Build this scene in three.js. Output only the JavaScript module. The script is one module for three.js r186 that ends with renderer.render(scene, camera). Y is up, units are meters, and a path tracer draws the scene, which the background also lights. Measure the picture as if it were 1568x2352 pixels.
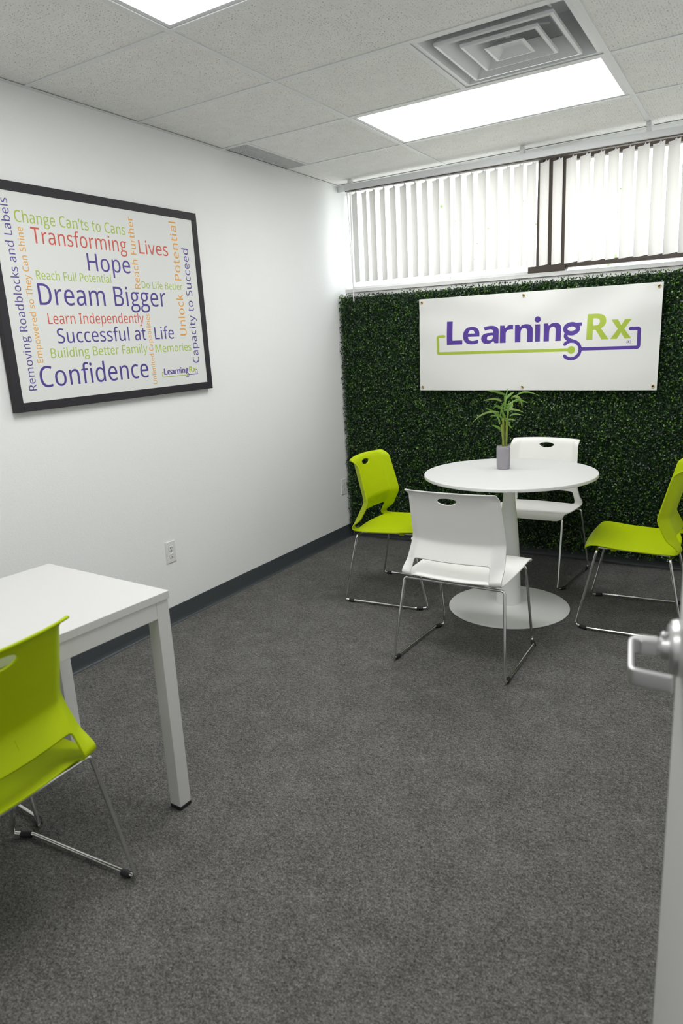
import * as THREE from 'three';
import { RoundedBoxGeometry } from 'three/addons/geometries/RoundedBoxGeometry.js';
import { mergeGeometries } from 'three/addons/utils/BufferGeometryUtils.js';
import { RectAreaLightUniformsLib } from 'three/addons/lights/RectAreaLightUniformsLib.js';

// ------------------------------------------------------------------ camera, sky, exposure
const scene = new THREE.Scene();
const renderer = new THREE.WebGLRenderer({ antialias: true });
renderer.toneMapping = THREE.LinearToneMapping;
renderer.toneMappingExposure = 1.0;
renderer.shadowMap.enabled = true;
RectAreaLightUniformsLib.init();

const camera = new THREE.PerspectiveCamera(2 * Math.atan(1176 / 1588.07) * 180 / Math.PI, 1568 / 2352, 0.05, 200);
camera.position.set(2.6944, 1.4359, 4.5121);
camera.rotation.order = 'YXZ';
camera.rotation.set(-0.2340, 0.5547, -0.0516);
camera.focus = 3.6;
camera.userData.fStop = 3.4;
scene.add(camera);

const SKY = 3.4;                                   // overcast daylight outside the high window
scene.background = new THREE.Color().setRGB(0.96 * SKY, 1.0 * SKY, 1.04 * SKY);
const PANEL_LIGHT = 12.0;                           // radiance of the ceiling light panels
const sun = new THREE.DirectionalLight(new THREE.Color().setRGB(1.0, 0.96, 0.88), 9.0);   // high behind the building: lights the ground outside, never the room
sun.position.set(4, 9, 7); sun.target.position.set(0, 0, -8); scene.add(sun, sun.target);
sun.castShadow = true; Object.assign(sun.shadow.camera, { left: -20, right: 20, top: 20, bottom: -20, near: 0.1, far: 60 });
const PANEL_COLOR = new THREE.Color().setRGB(1.0, 0.998, 0.99);

// ------------------------------------------------------------------ helpers
let seed = 1234567;
const rnd = () => { seed = (seed * 1664525 + 1013904223) % 4294967296; return seed / 4294967296; };
const rr = (a, b) => a + (b - a) * rnd();
const V = (x, y, z) => new THREE.Vector3(x, y, z);
const taken = {};
function numbered(name) {
  const n = taken[name] = (taken[name] ?? -1) + 1;
  return n ? `${name}_${String(n).padStart(3, '0')}` : name;
}
function shadows(o) { o.traverse((m) => { if (m.isMesh) { m.castShadow = true; m.receiveShadow = true; } }); return o; }
function thing(name, label, category, group) {
  const g = new THREE.Group(); g.name = numbered(name); scene.add(g);
  g.userData = { label, category }; if (group) g.userData.group = group;
  return g;
}
function structure(name, label) {
  const g = new THREE.Group(); g.name = name; scene.add(g);
  g.userData = { kind: 'structure' }; if (label) g.userData.label = label;
  return g;
}
function part(name, geo, mat, parent, pos, rot) {
  const m = new THREE.Mesh(geo, mat); m.name = name; parent.add(m);
  if (pos) m.position.set(...pos);
  if (rot) m.rotation.set(...rot);
  m.castShadow = m.receiveShadow = true;
  return m;
}
// uv in metres, by the way each face points
function metres(geo, ox = 0, oy = 0) {
  const g = geo.index ? geo.toNonIndexed() : geo, p = g.attributes.position, uv = new Float32Array(p.count * 2);
  if (!g.attributes.normal) g.computeVertexNormals();
  const a = V(), b = V(), c = V();
  for (let i = 0; i < p.count; i += 3) {
    a.fromBufferAttribute(p, i); b.fromBufferAttribute(p, i + 1); c.fromBufferAttribute(p, i + 2);
    const n = b.clone().sub(a).cross(c.clone().sub(a)), ax = Math.abs(n.x), ay = Math.abs(n.y), az = Math.abs(n.z);
    [a, b, c].forEach((q, k) => {
      const [s, t] = ay >= ax && ay >= az ? [q.x, q.z] : ax >= az ? [q.z, q.y] : [q.x, q.y];
      uv[(i + k) * 2] = s + ox; uv[(i + k) * 2 + 1] = t + oy;
    });
  }
  g.setAttribute('uv', new THREE.BufferAttribute(uv, 2));
  return g;
}
function box(x0, y0, z0, x1, y1, z1) {
  const g = new THREE.BoxGeometry(x1 - x0, y1 - y0, z1 - z0); g.translate((x0 + x1) / 2, (y0 + y1) / 2, (z0 + z1) / 2);
  return metres(g);
}
function rbox(x0, y0, z0, x1, y1, z1, r = 0.002, seg = 2) {
  const g = new RoundedBoxGeometry(x1 - x0, y1 - y0, z1 - z0, seg, r); g.translate((x0 + x1) / 2, (y0 + y1) / 2, (z0 + z1) / 2);
  return g;
}
function merge(list) { return mergeGeometries(list.map((g) => { const n = g.index ? g.toNonIndexed() : g; for (const k of Object.keys(n.attributes)) if (!['position', 'normal', 'uv'].includes(k)) n.deleteAttribute(k); return n; })); }
// a rod along points with filleted corners
function rod(pts, radius, bend = 0.03, sides = 12) {
  const path = new THREE.CurvePath(), P = pts.map((p) => V(...p));
  let from = P[0];
  for (let i = 1; i < P.length - 1; i++) {
    const d0 = P[i].clone().sub(P[i - 1]), d1 = P[i + 1].clone().sub(P[i]);
    const r = Math.min(bend, d0.length() * 0.48, d1.length() * 0.48);
    const a = P[i].clone().addScaledVector(d0.normalize(), -r), b = P[i].clone().addScaledVector(d1.normalize(), r);
    path.add(new THREE.LineCurve3(from, a)); path.add(new THREE.QuadraticBezierCurve3(a, P[i], b)); from = b;
  }
  path.add(new THREE.LineCurve3(from, P[P.length - 1]));
  const samples = [];
  for (const c of path.curves) { const n = c.isLineCurve3 ? 2 : 7; for (let k = 0; k < n; k++) samples.push(c.getPoint(k / n)); }
  samples.push(P[P.length - 1]);
  // sweep a ring with parallel transport
  const N = samples.length, pos = [], nor = [], idx = [];
  let t = samples[1].clone().sub(samples[0]).normalize(), u = Math.abs(t.y) < 0.9 ? V(0, 1, 0).cross(t).normalize() : V(1, 0, 0).cross(t).normalize();
  for (let i = 0; i < N; i++) {
    const tt = (i === 0 ? samples[1].clone().sub(samples[0]) : i === N - 1 ? samples[N - 1].clone().sub(samples[N - 2]) : samples[i + 1].clone().sub(samples[i - 1])).normalize();
    u.addScaledVector(tt, -u.dot(tt)).normalize(); const w = tt.clone().cross(u);
    for (let k = 0; k <= sides; k++) {
      const a = k / sides * Math.PI * 2, n = u.clone().multiplyScalar(Math.cos(a)).addScaledVector(w, Math.sin(a));
      nor.push(n.x, n.y, n.z); pos.push(samples[i].x + n.x * radius, samples[i].y + n.y * radius, samples[i].z + n.z * radius);
      if (i && k) { const q = i * (sides + 1) + k, p = q - sides - 1; idx.push(p - 1, p, q - 1, q - 1, p, q); }
    }
  }
  for (const e of [0, N - 1]) {   // end caps
    const c = pos.length / 3, s = samples[e], d = (e ? s.clone().sub(samples[N - 2]) : s.clone().sub(samples[1])).normalize();
    pos.push(s.x, s.y, s.z); nor.push(d.x, d.y, d.z);
    for (let k = 0; k < sides; k++) { const a = e * (sides + 1) + k; idx.push(...(e ? [c, a, a + 1] : [c, a + 1, a])); }
  }
  const g = new THREE.BufferGeometry();
  g.setAttribute('position', new THREE.Float32BufferAttribute(pos, 3)); g.setAttribute('normal', new THREE.Float32BufferAttribute(nor, 3));
  g.setAttribute('uv', new THREE.Float32BufferAttribute(new Float32Array(pos.length / 3 * 2), 2)); g.setIndex(idx);
  return g;
}
function sweepProfile(outline, length) {   // closed outline in (x, y), swept along z from 0
  const s = new THREE.Shape(outline.map(([x, y]) => new THREE.Vector2(x, y)));
  return new THREE.ExtrudeGeometry(s, { depth: length, bevelEnabled: false });
}

// ------------------------------------------------------------------ textures
function dataTexture(n, fn, srgb, repeat = 1) {
  const d = new Uint8Array(n * n * 4);
  for (let y = 0; y < n; y++) for (let x = 0; x < n; x++) {
    const c = fn(x, y), i = (y * n + x) * 4;
    d[i] = c[0]; d[i + 1] = c[1]; d[i + 2] = c[2]; d[i + 3] = 255;
  }
  const t = new THREE.DataTexture(d, n, n); t.magFilter = THREE.LinearFilter; t.minFilter = THREE.LinearMipmapLinearFilter; t.generateMipmaps = true;
  t.wrapS = t.wrapT = THREE.RepeatWrapping; if (srgb) t.colorSpace = THREE.SRGBColorSpace; t.repeat.set(repeat, repeat); t.needsUpdate = true;
  return t;
}
function lattice(n) { const a = new Float32Array(n * n); for (let i = 0; i < n * n; i++) a[i] = rnd(); return a; }
function smoothNoise(n, cx, cy) {           // tileable value noise with cx by cy cells over n pixels
  const L = new Float32Array(cx * cy); for (let i = 0; i < L.length; i++) L[i] = rnd();
  const out = new Float32Array(n * n), f = (t) => t * t * (3 - 2 * t);
  for (let y = 0; y < n; y++) {
    const gy = y / n * cy, y0 = Math.floor(gy), fy = f(gy - y0), ya = (y0 % cy) * cx, yb = ((y0 + 1) % cy) * cx;
    for (let x = 0; x < n; x++) {
      const gx = x / n * cx, x0 = Math.floor(gx), fx = f(gx - x0), xa = x0 % cx, xb = (x0 + 1) % cx;
      out[y * n + x] = (L[ya + xa] * (1 - fx) + L[ya + xb] * fx) * (1 - fy) + (L[yb + xa] * (1 - fx) + L[yb + xb] * fx) * fy;
    }
  }
  return out;
}
const clamp = (v, a, b) => Math.max(a, Math.min(b, v));

// carpet: short heathered pile, 0.7 m to a repeat
const CN = 1024;
const cA = smoothNoise(CN, 512, 512), cB = smoothNoise(CN, 300, 340), cC = smoothNoise(CN, 70, 160), cD = smoothNoise(CN, 9, 9), cE = smoothNoise(CN, 150, 210);
const carpetValue = (i) => 0.46 * (cA[i] - 0.5) + 0.5 * (cB[i] - 0.5) + 0.18 * (cC[i] - 0.5) + 0.10 * (cD[i] - 0.5) + 0.22 * (cE[i] - 0.5);
const carpetMap = dataTexture(CN, (x, y) => { const v = carpetValue(y * CN + x), s = clamp(93 * (1 + 1.25 * v), 30, 220); return [s * 1.0, s * 0.99, s * 0.965]; }, true, 1.4);
const carpetBump = dataTexture(CN, (x, y) => { const v = clamp(128 + 200 * carpetValue(y * CN + x), 0, 255); return [v, v, v]; }, false, 1.4);
// mineral fibre ceiling tile, 0.61 m to a repeat: fine grain (its pinholes and fissures are modelled below)
const TN = 512, tG = smoothNoise(TN, 256, 256), tL = smoothNoise(TN, 12, 12);
const tileMap = dataTexture(TN, (x, y) => { const i = y * TN + x, s = Math.min(250, 244 * (0.965 + 0.05 * tG[i] + 0.02 * tL[i])); return [s, s * 0.997, s * 0.985]; }, true, 1 / 0.6096);
const tileBump = dataTexture(TN, (x, y) => { const v = 255 * tG[y * TN + x]; return [v, v, v]; }, false, 1 / 0.6096);
// rolled wall paint
const WN = 512, wA = smoothNoise(WN, 128, 128), wB = smoothNoise(WN, 220, 220);
const paintBump = dataTexture(WN, (x, y) => { const i = y * WN + x, s = 255 * (0.6 * wA[i] + 0.4 * wB[i]); return [s, s, s]; }, false, 2);
// fine moulded grain for plastics
const grainBump = dataTexture(256, (() => { const g = smoothNoise(256, 128, 128); return (x, y) => { const s = 255 * g[y * 256 + x]; return [s, s, s]; }; })(), false, 8);

// ------------------------------------------------------------------ materials
const std = (o) => new THREE.MeshStandardMaterial(o), phy = (o) => new THREE.MeshPhysicalMaterial(o);
const lin = (r, g, b) => new THREE.Color().setRGB(r, g, b);
const M = {
  wall: std({ color: lin(0.87, 0.88, 0.875), roughness: 0.62, bumpMap: paintBump, bumpScale: 0.0006 }),
  wallBack: std({ color: lin(0.87, 0.88, 0.875), roughness: 0.7 }),
  carpet: std({ map: carpetMap, roughness: 0.97, bumpMap: carpetBump, bumpScale: 0.003 }),
  tile: std({ map: tileMap, roughness: 0.95, bumpMap: tileBump, bumpScale: 0.0006 }),
  tee: std({ color: lin(0.82, 0.83, 0.83), roughness: 0.45 }),
  slab: std({ color: lin(0.3, 0.3, 0.3), roughness: 0.9 }),
  base: std({ color: lin(0.058, 0.068, 0.076), roughness: 0.42 }),
  black: std({ color: lin(0.012, 0.012, 0.013), roughness: 0.6 }),
  frameBlack: std({ color: lin(0.013, 0.011, 0.016), roughness: 0.6 }),
  whitePlastic: phy({ color: lin(0.88, 0.875, 0.85), roughness: 0.38, bumpMap: grainBump, bumpScale: 0.0001 }),
  limePlastic: phy({ color: lin(0.43, 0.55, 0.0), roughness: 0.5, specularIntensity: 0.4, bumpMap: grainBump, bumpScale: 0.0001 }),
  chrome: std({ color: lin(0.78, 0.78, 0.78), metalness: 1, roughness: 0.09 }),
  tableTop: phy({ color: lin(0.71, 0.715, 0.705), roughness: 0.34 }),
  tableBase: std({ color: lin(0.86, 0.865, 0.85), roughness: 0.45 }),
  deskTop: phy({ color: lin(0.66, 0.66, 0.645), roughness: 0.42 }),
  deskLeg: std({ color: lin(0.70, 0.70, 0.68), roughness: 0.45 }),
  whiteMetal: std({ color: lin(0.76, 0.775, 0.785), roughness: 0.4 }),
  bronze: std({ color: lin(0.085, 0.066, 0.055), roughness: 0.5, metalness: 0.2 }),
  trimWhite: std({ color: lin(0.78, 0.78, 0.77), roughness: 0.5 }),
  vane: phy({ color: lin(0.84, 0.83, 0.80), roughness: 0.9, transmission: 0.07, thickness: 0, side: THREE.DoubleSide }),
  clearPlastic: phy({ color: lin(0.8, 0.82, 0.85), roughness: 0.25 }),
  glass: phy({ color: lin(0.97, 0.98, 0.98), roughness: 0.0, transmission: 1, thickness: 0, ior: 1.45 }),
  outlet: phy({ color: lin(0.76, 0.76, 0.74), roughness: 0.3 }),
  slot: std({ color: lin(0.03, 0.03, 0.03), roughness: 0.7 }),
  door: std({ color: lin(0.58, 0.58, 0.565), roughness: 0.5 }),
  satin: std({ color: lin(0.62, 0.62, 0.62), metalness: 1, roughness: 0.34 }),
  brass: std({ color: lin(0.72, 0.55, 0.26), metalness: 1, roughness: 0.3 }),
  glow: std({ color: lin(0.9, 0.9, 0.9), emissive: new THREE.Color(1, 1, 1), emissiveIntensity: 1.1, roughness: 0.6 }),
  hedgeBack: std({ color: lin(0.010, 0.032, 0.010), roughness: 0.95 }),
  leaf: phy({ color: lin(1, 1, 1), roughness: 0.34, side: THREE.DoubleSide }),
  pot: std({ color: lin(0.36, 0.34, 0.37), roughness: 0.6 }),
  soil: std({ color: lin(0.05, 0.035, 0.02), roughness: 1 }),
  stalk: std({ color: lin(0.21, 0.27, 0.03), roughness: 0.4 }),
  node: std({ color: lin(0.33, 0.27, 0.05), roughness: 0.5 }),
  blade: phy({ color: lin(0.16, 0.33, 0.035), roughness: 0.38, transmission: 0.3, thickness: 0, side: THREE.DoubleSide }),
  bladePale: phy({ color: lin(0.30, 0.44, 0.10), roughness: 0.4, transmission: 0.3, thickness: 0, side: THREE.DoubleSide }),
  duct: std({ color: lin(0.10, 0.10, 0.11), roughness: 0.6 }),
  ground: std({ color: lin(0.55, 0.54, 0.50), roughness: 1 }),
  bark: std({ color: lin(0.12, 0.09, 0.06), roughness: 1 }),
};

// ------------------------------------------------------------------ the room
// left wall x = 0, back wall z = 0, floor y = 0; metres
const H = 2.531, W = 2.84, D = 5.50, A = 0.8197, B = A + 1.2192, Z4 = 0.6266, T = 0.6096;
const HALL = 4.6, TOP = 2.82, TILT = -0.0118;
const SILL = 1.828, HEAD = 2.49;

const floor = structure('floor', 'dark grey heathered carpet');
part('carpet', box(-0.15, -0.1, -0.2, HALL, 0, D + 0.15), M.carpet, floor);
const DZ0 = 3.345, DZ1 = 4.275, DH = 2.05;          // doorway in the right wall
const wallLeft = structure('wall_left'); part('plaster', box(-0.15, 0, -0.2, 0, TOP, D), M.wall, wallLeft);
const wallRight = structure('wall_right'); part('plaster', merge([box(W, 0, -0.2, W + 0.12, TOP, DZ0), box(W, 0, DZ1, W + 0.12, TOP, D), box(W, DH, DZ0, W + 0.12, TOP, DZ1)]), M.wall, wallRight);
const wallBack = structure('wall_back');
part('plaster', merge([box(0, 0, -0.2, W, SILL - 0.03, 0), box(0, HEAD, -0.2, W, TOP, 0)]), M.wallBack, wallBack);
const wallFront = structure('wall_front'); part('plaster', box(-0.15, 0, D, HALL, TOP, D + 0.15), M.wall, wallFront);
const hall = structure('wall_hall');                 // the corridor that the door opens from
part('plaster', merge([box(HALL, 0, 2.6, HALL + 0.12, TOP, D + 0.15), box(W + 0.12, 0, 2.6, HALL, TOP, 2.72)]), M.wall, hall);

// cove base
function coveProfile(h = 0.098) {
  const o = [[0, 0], [0.014, 0], [0.0142, 0.0015], [0.010, 0.0035], [0.0065, 0.008], [0.0045, 0.015], [0.0035, 0.025], [0.0032, h - 0.002], [0.0015, h], [0, h]];
  return o;
}
const baseL = structure('baseboard_left', 'dark grey rubber cove base');
part('cove', sweepProfile(coveProfile(), D - 0.01), M.base, baseL, [0.0002, 0, 0.005]);
const baseB = structure('baseboard_back', 'dark grey rubber cove base');
part('cove', sweepProfile(coveProfile(), W - 0.02), M.base, baseB, [W - 0.01, 0, 0.0002], [0, -Math.PI / 2, 0]);
const baseR = structure('baseboard_right', 'dark grey rubber cove base');
part('cove', sweepProfile(coveProfile(), DZ0 - 0.05), M.base, baseR, [W - 0.0002, 0, DZ0 - 0.02], [0, Math.PI, 0]);

// ---- suspended ceiling: every tile and tee its own piece
const ceiling = structure('ceiling', 'suspended grid ceiling with speckled mineral fibre tiles');
part('slab', box(-0.15, TOP, -0.2, HALL + 0.12, TOP + 0.12, D + 0.15), M.slab, ceiling);
const rows = [0]; for (let r = 4; r > -6; r--) { const z = Z4 + (4 - r) * T; if (z < D - 0.1) rows.push(z); } rows.push(D);
const cols = [0, A, B, W], TW = 0.012, LIFT = 0.0034;
function tile(x0, x1, z0, z1) {
  x0 += 0.001; x1 -= 0.001; z0 += 0.001; z1 -= 0.001;
  const ox = rnd() * 0.6, oy = rnd() * 0.6, near = z0 < 3.4;
  const yb = H + LIFT, cell = 0.0115, nx = near ? Math.round((x1 - x0) / cell) : 1, nz = near ? Math.round((z1 - z0) / cell) : 1, dx = (x1 - x0) / nx, dz = (z1 - z0) / nz, pos = [], idx = [], uv = [];
  const add = (x, y, z) => { pos.push(x, y, z); uv.push(x + ox, z + oy); return pos.length / 3 - 1; };
  for (let j = 0; j < nz; j++) for (let i = 0; i < nx; i++) {
    const cx0 = x0 + i * dx, cz0 = z0 + j * dz, c = [add(cx0, yb, cz0), add(cx0 + dx, yb, cz0), add(cx0 + dx, yb, cz0 + dz), add(cx0, yb, cz0 + dz)];
    if (!near || rnd() < 0.45) { idx.push(c[0], c[1], c[2], c[0], c[2], c[3]); continue; }
    // a pinhole or a short fissure, open downwards
    const big = rnd() < 0.16, l = big ? rr(0.0026, 0.0048) : rr(0.0013, 0.0026), w = big ? rr(0.0013, 0.0019) : rr(0.0011, 0.0016), t = rnd() * Math.PI, deep = rr(0.009, 0.0125);
    const slack = big ? 0.12 : 0.24, px = cx0 + dx * rr(0.5 - slack, 0.5 + slack), pz = cz0 + dz * rr(0.5 - slack, 0.5 + slack), ca = Math.cos(t), sa = Math.sin(t);
    const dirs = [[-1, -1], [1, -1], [1, 1], [-1, 1]].map(([a, b]) => [a * l * 0.8 * ca - b * w * sa, a * l * 0.8 * sa + b * w * ca]);
    const turn = Math.round(t / (Math.PI / 2));                       // keep rim corners next to their cell corners
    const rim = [0, 1, 2, 3].map((k) => { const d = dirs[(k - turn + 8) % 4]; return add(px + d[0], yb, pz + d[1]); }), top = [0, 1, 2, 3].map((k) => { const d = dirs[(k - turn + 8) % 4]; return add(px + d[0] * 0.8, yb + deep, pz + d[1] * 0.8); });
    for (let k = 0; k < 4; k++) { const n = (k + 1) % 4; idx.push(c[k], c[n], rim[n], c[k], rim[n], rim[k], rim[k], rim[n], top[n], rim[k], top[n], top[k]); }
    idx.push(top[0], top[1], top[2], top[0], top[2], top[3]);
  }
  // sides and upper face
  const yt = yb + 0.014, q = [add(x0, yb, z0), add(x1, yb, z0), add(x1, yb, z1), add(x0, yb, z1), add(x0, yt, z0), add(x1, yt, z0), add(x1, yt, z1), add(x0, yt, z1)];
  for (let k = 0; k < 4; k++) { const n = (k + 1) % 4; idx.push(q[n], q[k], q[k + 4], q[n], q[k + 4], q[n + 4]); }
  idx.push(q[4], q[6], q[5], q[4], q[7], q[6]);
  let g = new THREE.BufferGeometry(); g.setAttribute('position', new THREE.Float32BufferAttribute(pos, 3)); g.setAttribute('uv', new THREE.Float32BufferAttribute(uv, 2)); g.setIndex(idx);
  part('ceiling_tile', g, tileMat, ceiling);
}
const tileMat = M.tile; tileMat.flatShading = true;
for (let c = 0; c < 3; c++) for (let r = 0; r + 1 < rows.length; r++) {
  const x0 = cols[c], x1 = cols[c + 1], z0 = rows[r], z1 = rows[r + 1];
  const isLight = c === 1 && (r === 1 || r === 4 || r === 7);
  if (isLight) continue;
  if (c === 1 && r === 2) { tile(x0, x0 + T, z0, z1); continue; }       // the other half holds the air diffuser
  if (c === 0 && r === 1) { tile(0.185, x1, z0, z1); continue; }        // the rest holds the return grille
  tile(x0, x1, z0, z1);
}
const tee = (name, x0, z0, x1, z1) => part(name, box(x0, H, z0, x1, H + 0.003, z1), M.tee, ceiling);
for (const x of [A, B]) tee('main_tee', x - TW, 0.0, x + TW, D);
for (let r = 1; r + 1 < rows.length; r++) {
  tee('cross_tee', 0.0, rows[r] - TW, A - TW - 0.0006, rows[r] + TW);
  tee('cross_tee', A + TW + 0.0006, rows[r] - TW, B - TW - 0.0006, rows[r] + TW);
  tee('cross_tee', B + TW + 0.0006, rows[r] - TW, W, rows[r] + TW);
}
tee('cross_tee', A + T - TW, rows[2] + TW + 0.0006, A + T + TW, rows[3] - TW - 0.0006);
tee('cross_tee', 0.172, rows[1] + TW + 0.0006, 0.188, rows[2] - TW - 0.0006);
const angle = (x0, z0, x1, z1) => part('wall_angle', box(x0, H - 0.0012, z0, x1, H - 0.0002, z1), M.tee, ceiling);
angle(0.0005, 0.0005, 0.022, D - 0.0005); angle(W - 0.022, 0.0005, W - 0.0005, D - 0.0005); angle(0.0225, 0.0005, W - 0.0225, 0.022); angle(0.0225, D - 0.022, W - 0.0225, D - 0.0005);
part('hall_ceiling', box(W + 0.12, H, 2.72, HALL, H + 0.02, D), M.tee, ceiling);

// ---- recessed light panels
function lightPanel(x0, z0, x1, z1, label, power = PANEL_LIGHT) {
  const g = thing('ceiling_light_panel', label, 'light', 'recessed ceiling light panels');
  const cx = (x0 + x1) / 2, cz = (z0 + z1) / 2; g.position.set(cx, H, cz);
  const w = x1 - x0 - 0.026, d = z1 - z0 - 0.026, e = 0.020;
  const hw = w / 2, hd = d / 2, y0 = 0.0032, y1 = 0.05;
  part('frame', merge([box(-hw, y0, -hd, hw, y1, -hd + e), box(-hw, y0, hd - e, hw, y1, hd), box(-hw, y0, -hd + e, -hw + e, y1, hd - e), box(hw - e, y0, -hd + e, hw, y1, hd - e)]), M.whiteMetal, g);
  part('diffuser', box(-hw + e, 0.010, -hd + e, hw - e, 0.016, hd - e), M.glow, g);
  const l = new THREE.RectAreaLight(PANEL_COLOR, power, w - 2 * e, d - 2 * e);
  l.position.set(0, 0.008, 0); l.rotation.x = -Math.PI / 2; g.add(l);
}
lightPanel(A, rows[1], B, rows[2], 'bright ceiling light panel beside the square air diffuser', 10.0);
lightPanel(A, rows[4], B, rows[5], 'bright ceiling light panel cut off by the top edge of the photo');
lightPanel(A, rows[7], B, rows[8], 'ceiling light panel near the front wall, behind the camera', 6.0);
lightPanel(3.2, 3.6, 4.1, 4.2, 'ceiling light panel in the corridor past the door', 6);

// ---- square air diffuser
{
  const g = thing('air_diffuser', 'white square louvred air diffuser set in the ceiling grid', 'air vent');
  const x0 = A + T, x1 = B, z0 = rows[2], z1 = rows[3], cx = (x0 + x1) / 2, cz = (z0 + z1) / 2; g.position.set(cx, H, cz);
  const O = T / 2 - 0.013;
  const ring = (o0, y0, o1, y1) => {      // square frustum strip from half size o0 at y0 to o1 at y1
    const c = [[-1, -1], [1, -1], [1, 1], [-1, 1]], pos = [];
    for (let k = 0; k < 4; k++) { const a = c[k], b = c[(k + 1) % 4], q = [[a[0] * o0, y0, a[1] * o0], [b[0] * o0, y0, b[1] * o0], [b[0] * o1, y1, b[1] * o1], [a[0] * o1, y1, a[1] * o1]]; for (const i of [0, 1, 2, 0, 2, 3]) pos.push(...q[i]); }
    const bg = new THREE.BufferGeometry(); bg.setAttribute('position', new THREE.Float32BufferAttribute(pos, 3)); bg.computeVertexNormals(); bg.setAttribute('uv', new THREE.Float32BufferAttribute(new Float32Array(pos.length / 3 * 2), 2)); return bg;
  };
  const wm = M.whiteMetal.clone(); wm.side = THREE.DoubleSide; wm.roughness = 0.3;
  part('pan', merge([ring(O, 0.0035, O - 0.020, 0.0035), ring(O - 0.020, 0.0035, O - 0.040, 0.045), ring(O - 0.040, 0.045, 0.19, 0.150), ring(0.19, 0.150, 0.126, 0.155)]), wm, g);
  const louver = (o, lip, rise, inn) => part('louver', merge([ring(o, -0.004, o - lip, -0.006), ring(o, -0.004, o + 0.001, 0.006), ring(o - lip, -0.006, o - lip - inn, rise), ring(o + 0.001, 0.006, o - lip - inn + 0.001, rise + 0.004)]), wm, g);
  louver(0.224, 0.012, 0.058, 0.050); louver(0.148, 0.011, 0.050, 0.045);
  const core = merge([ring(0.078, -0.004, 0.066, -0.006), ring(0.066, -0.006, 0.034, 0.020), ring(0.034, 0.020, 0.0001, 0.020), ring(0.078, -0.004, 0.036, 0.026)]);
  part('core', core, wm, g);
  part('screw', new THREE.CylinderGeometry(0.006, 0.006, 0.004, 12), M.satin, g, [0, 0.018, 0]);
  const neck = new THREE.CylinderGeometry(0.127, 0.127, 0.14, 40, 1, true); const dm = M.duct.clone(); dm.side = THREE.DoubleSide;
  part('duct_neck', neck, dm, g, [0, 0.20, 0]);
  part('duct_cap', new THREE.CircleGeometry(0.128, 40), dm, g, [0, 0.235, 0], [Math.PI / 2, 0, 0]);
  for (const a of [0.4, 0.4 + Math.PI / 2]) part('bracket', box(-0.15, 0.075, -0.009, 0.15, 0.079, 0.009), M.whiteMetal, g, [0, 0, 0], [0, a, 0]);
}
// ---- eggcrate return grille by the left wall
{
  const g = thing('return_air_grille', 'narrow grey eggcrate return grille in ceiling along left wall', 'air vent');
  const x0 = 0.023, x1 = 0.171, z0 = rows[1] + 0.013, z1 = rows[2] - 0.013; g.position.set(x0, H, z0);
  const w = x1 - x0, d = z1 - z0, bars = [], n = 11, m = 42;
  part('frame', merge([box(0, 0.0032, 0, w, 0.02, 0.006), box(0, 0.0032, d - 0.006, w, 0.02, d), box(0, 0.0032, 0.006, 0.006, 0.02, d - 0.006), box(w - 0.006, 0.0032, 0.006, w, 0.02, d - 0.006)]), M.whiteMetal, g);
  for (let i = 1; i < n; i++) part('grid_bar', box(w * i / n - 0.0008, 0.004, 0.006, w * i / n + 0.0008, 0.018, d - 0.006), M.tee, g);
  for (let i = 1; i < m; i++) part('grid_bar', box(0.006, 0.004, d * i / m - 0.0008, w - 0.006, 0.018, d * i / m + 0.0008), M.tee, g);
  part('plenum_box', box(0, 0.05, 0, w, 0.055, d), M.duct, g);
}

// ---- high window: frames, panes, sill
{
  const g = structure('window_1', 'high window with wide bronze mullion'); g.rotation.z = TILT;
  const zf = -0.13, zr = -0.08, y0 = SILL + 0.008, y1 = HEAD + 0.03;
  // bronze frame right of the mullion
  part('mullion', merge([rbox(1.362, y0 + 0.02, zf, 1.392, y1, zr, 0.002), rbox(1.392, y0 + 0.02, zf - 0.01, 1.44, y1, zr - 0.02, 0.002), rbox(1.44, y0 + 0.02, zf, 1.472, y1, zr, 0.002), rbox(1.472, y0 + 0.02, zf - 0.01, 1.52, y1, zr - 0.02, 0.002), rbox(1.52, y0 + 0.02, zf, 1.552, y1, zr, 0.002)]), M.bronze, g);
  part('mullion_foot', rbox(1.315, y0, zf, 1.545, y0 + 0.048, zr + 0.012, 0.003), M.bronze, g);
  part('bottom_rail', rbox(1.552, y0 + 0.028, zf, 2.79, y0 + 0.058, zr, 0.003), M.bronze, g);
  part('top_rail', rbox(1.552, 2.472, zf, 2.79, 2.55, zr, 0.003), M.bronze, g);
  part('side_rail', rbox(2.76, y0 + 0.058, zf, 2.79, 2.472, zr, 0.003), M.bronze, g);
  part('pane', box(1.545, y0 + 0.05, zf + 0.02, 2.77, 2.48, zf + 0.024), M.glass, g);
  // white frame left of the mullion
  part('white_bottom_rail', rbox(0.022, y0, zf, 1.315, y0 + 0.022, zr, 0.003), M.trimWhite, g);
  part('white_side_rail', rbox(0.022, y0 + 0.022, zf, 0.032, 2.495, zr, 0.003), M.trimWhite, g);
  part('white_top_rail', rbox(0.022, 2.495, zf, 1.362, 2.53, zr, 0.003), M.trimWhite, g);
  part('pane', box(0.03, y0 + 0.02, zf + 0.02, 1.37, 2.50, zf + 0.024), M.glass, g);
  const sill = part('window_sill', rbox(0.024, SILL - 0.0295 + 0.012, -0.17, W - 0.004, SILL + 0.0075, 0.030, 0.003), M.trimWhite, g);
  part('apron', rbox(0.024, SILL - 0.05, 0.003, W - 0.004, SILL - 0.019, 0.018, 0.002), M.trimWhite, g);
}

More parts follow.
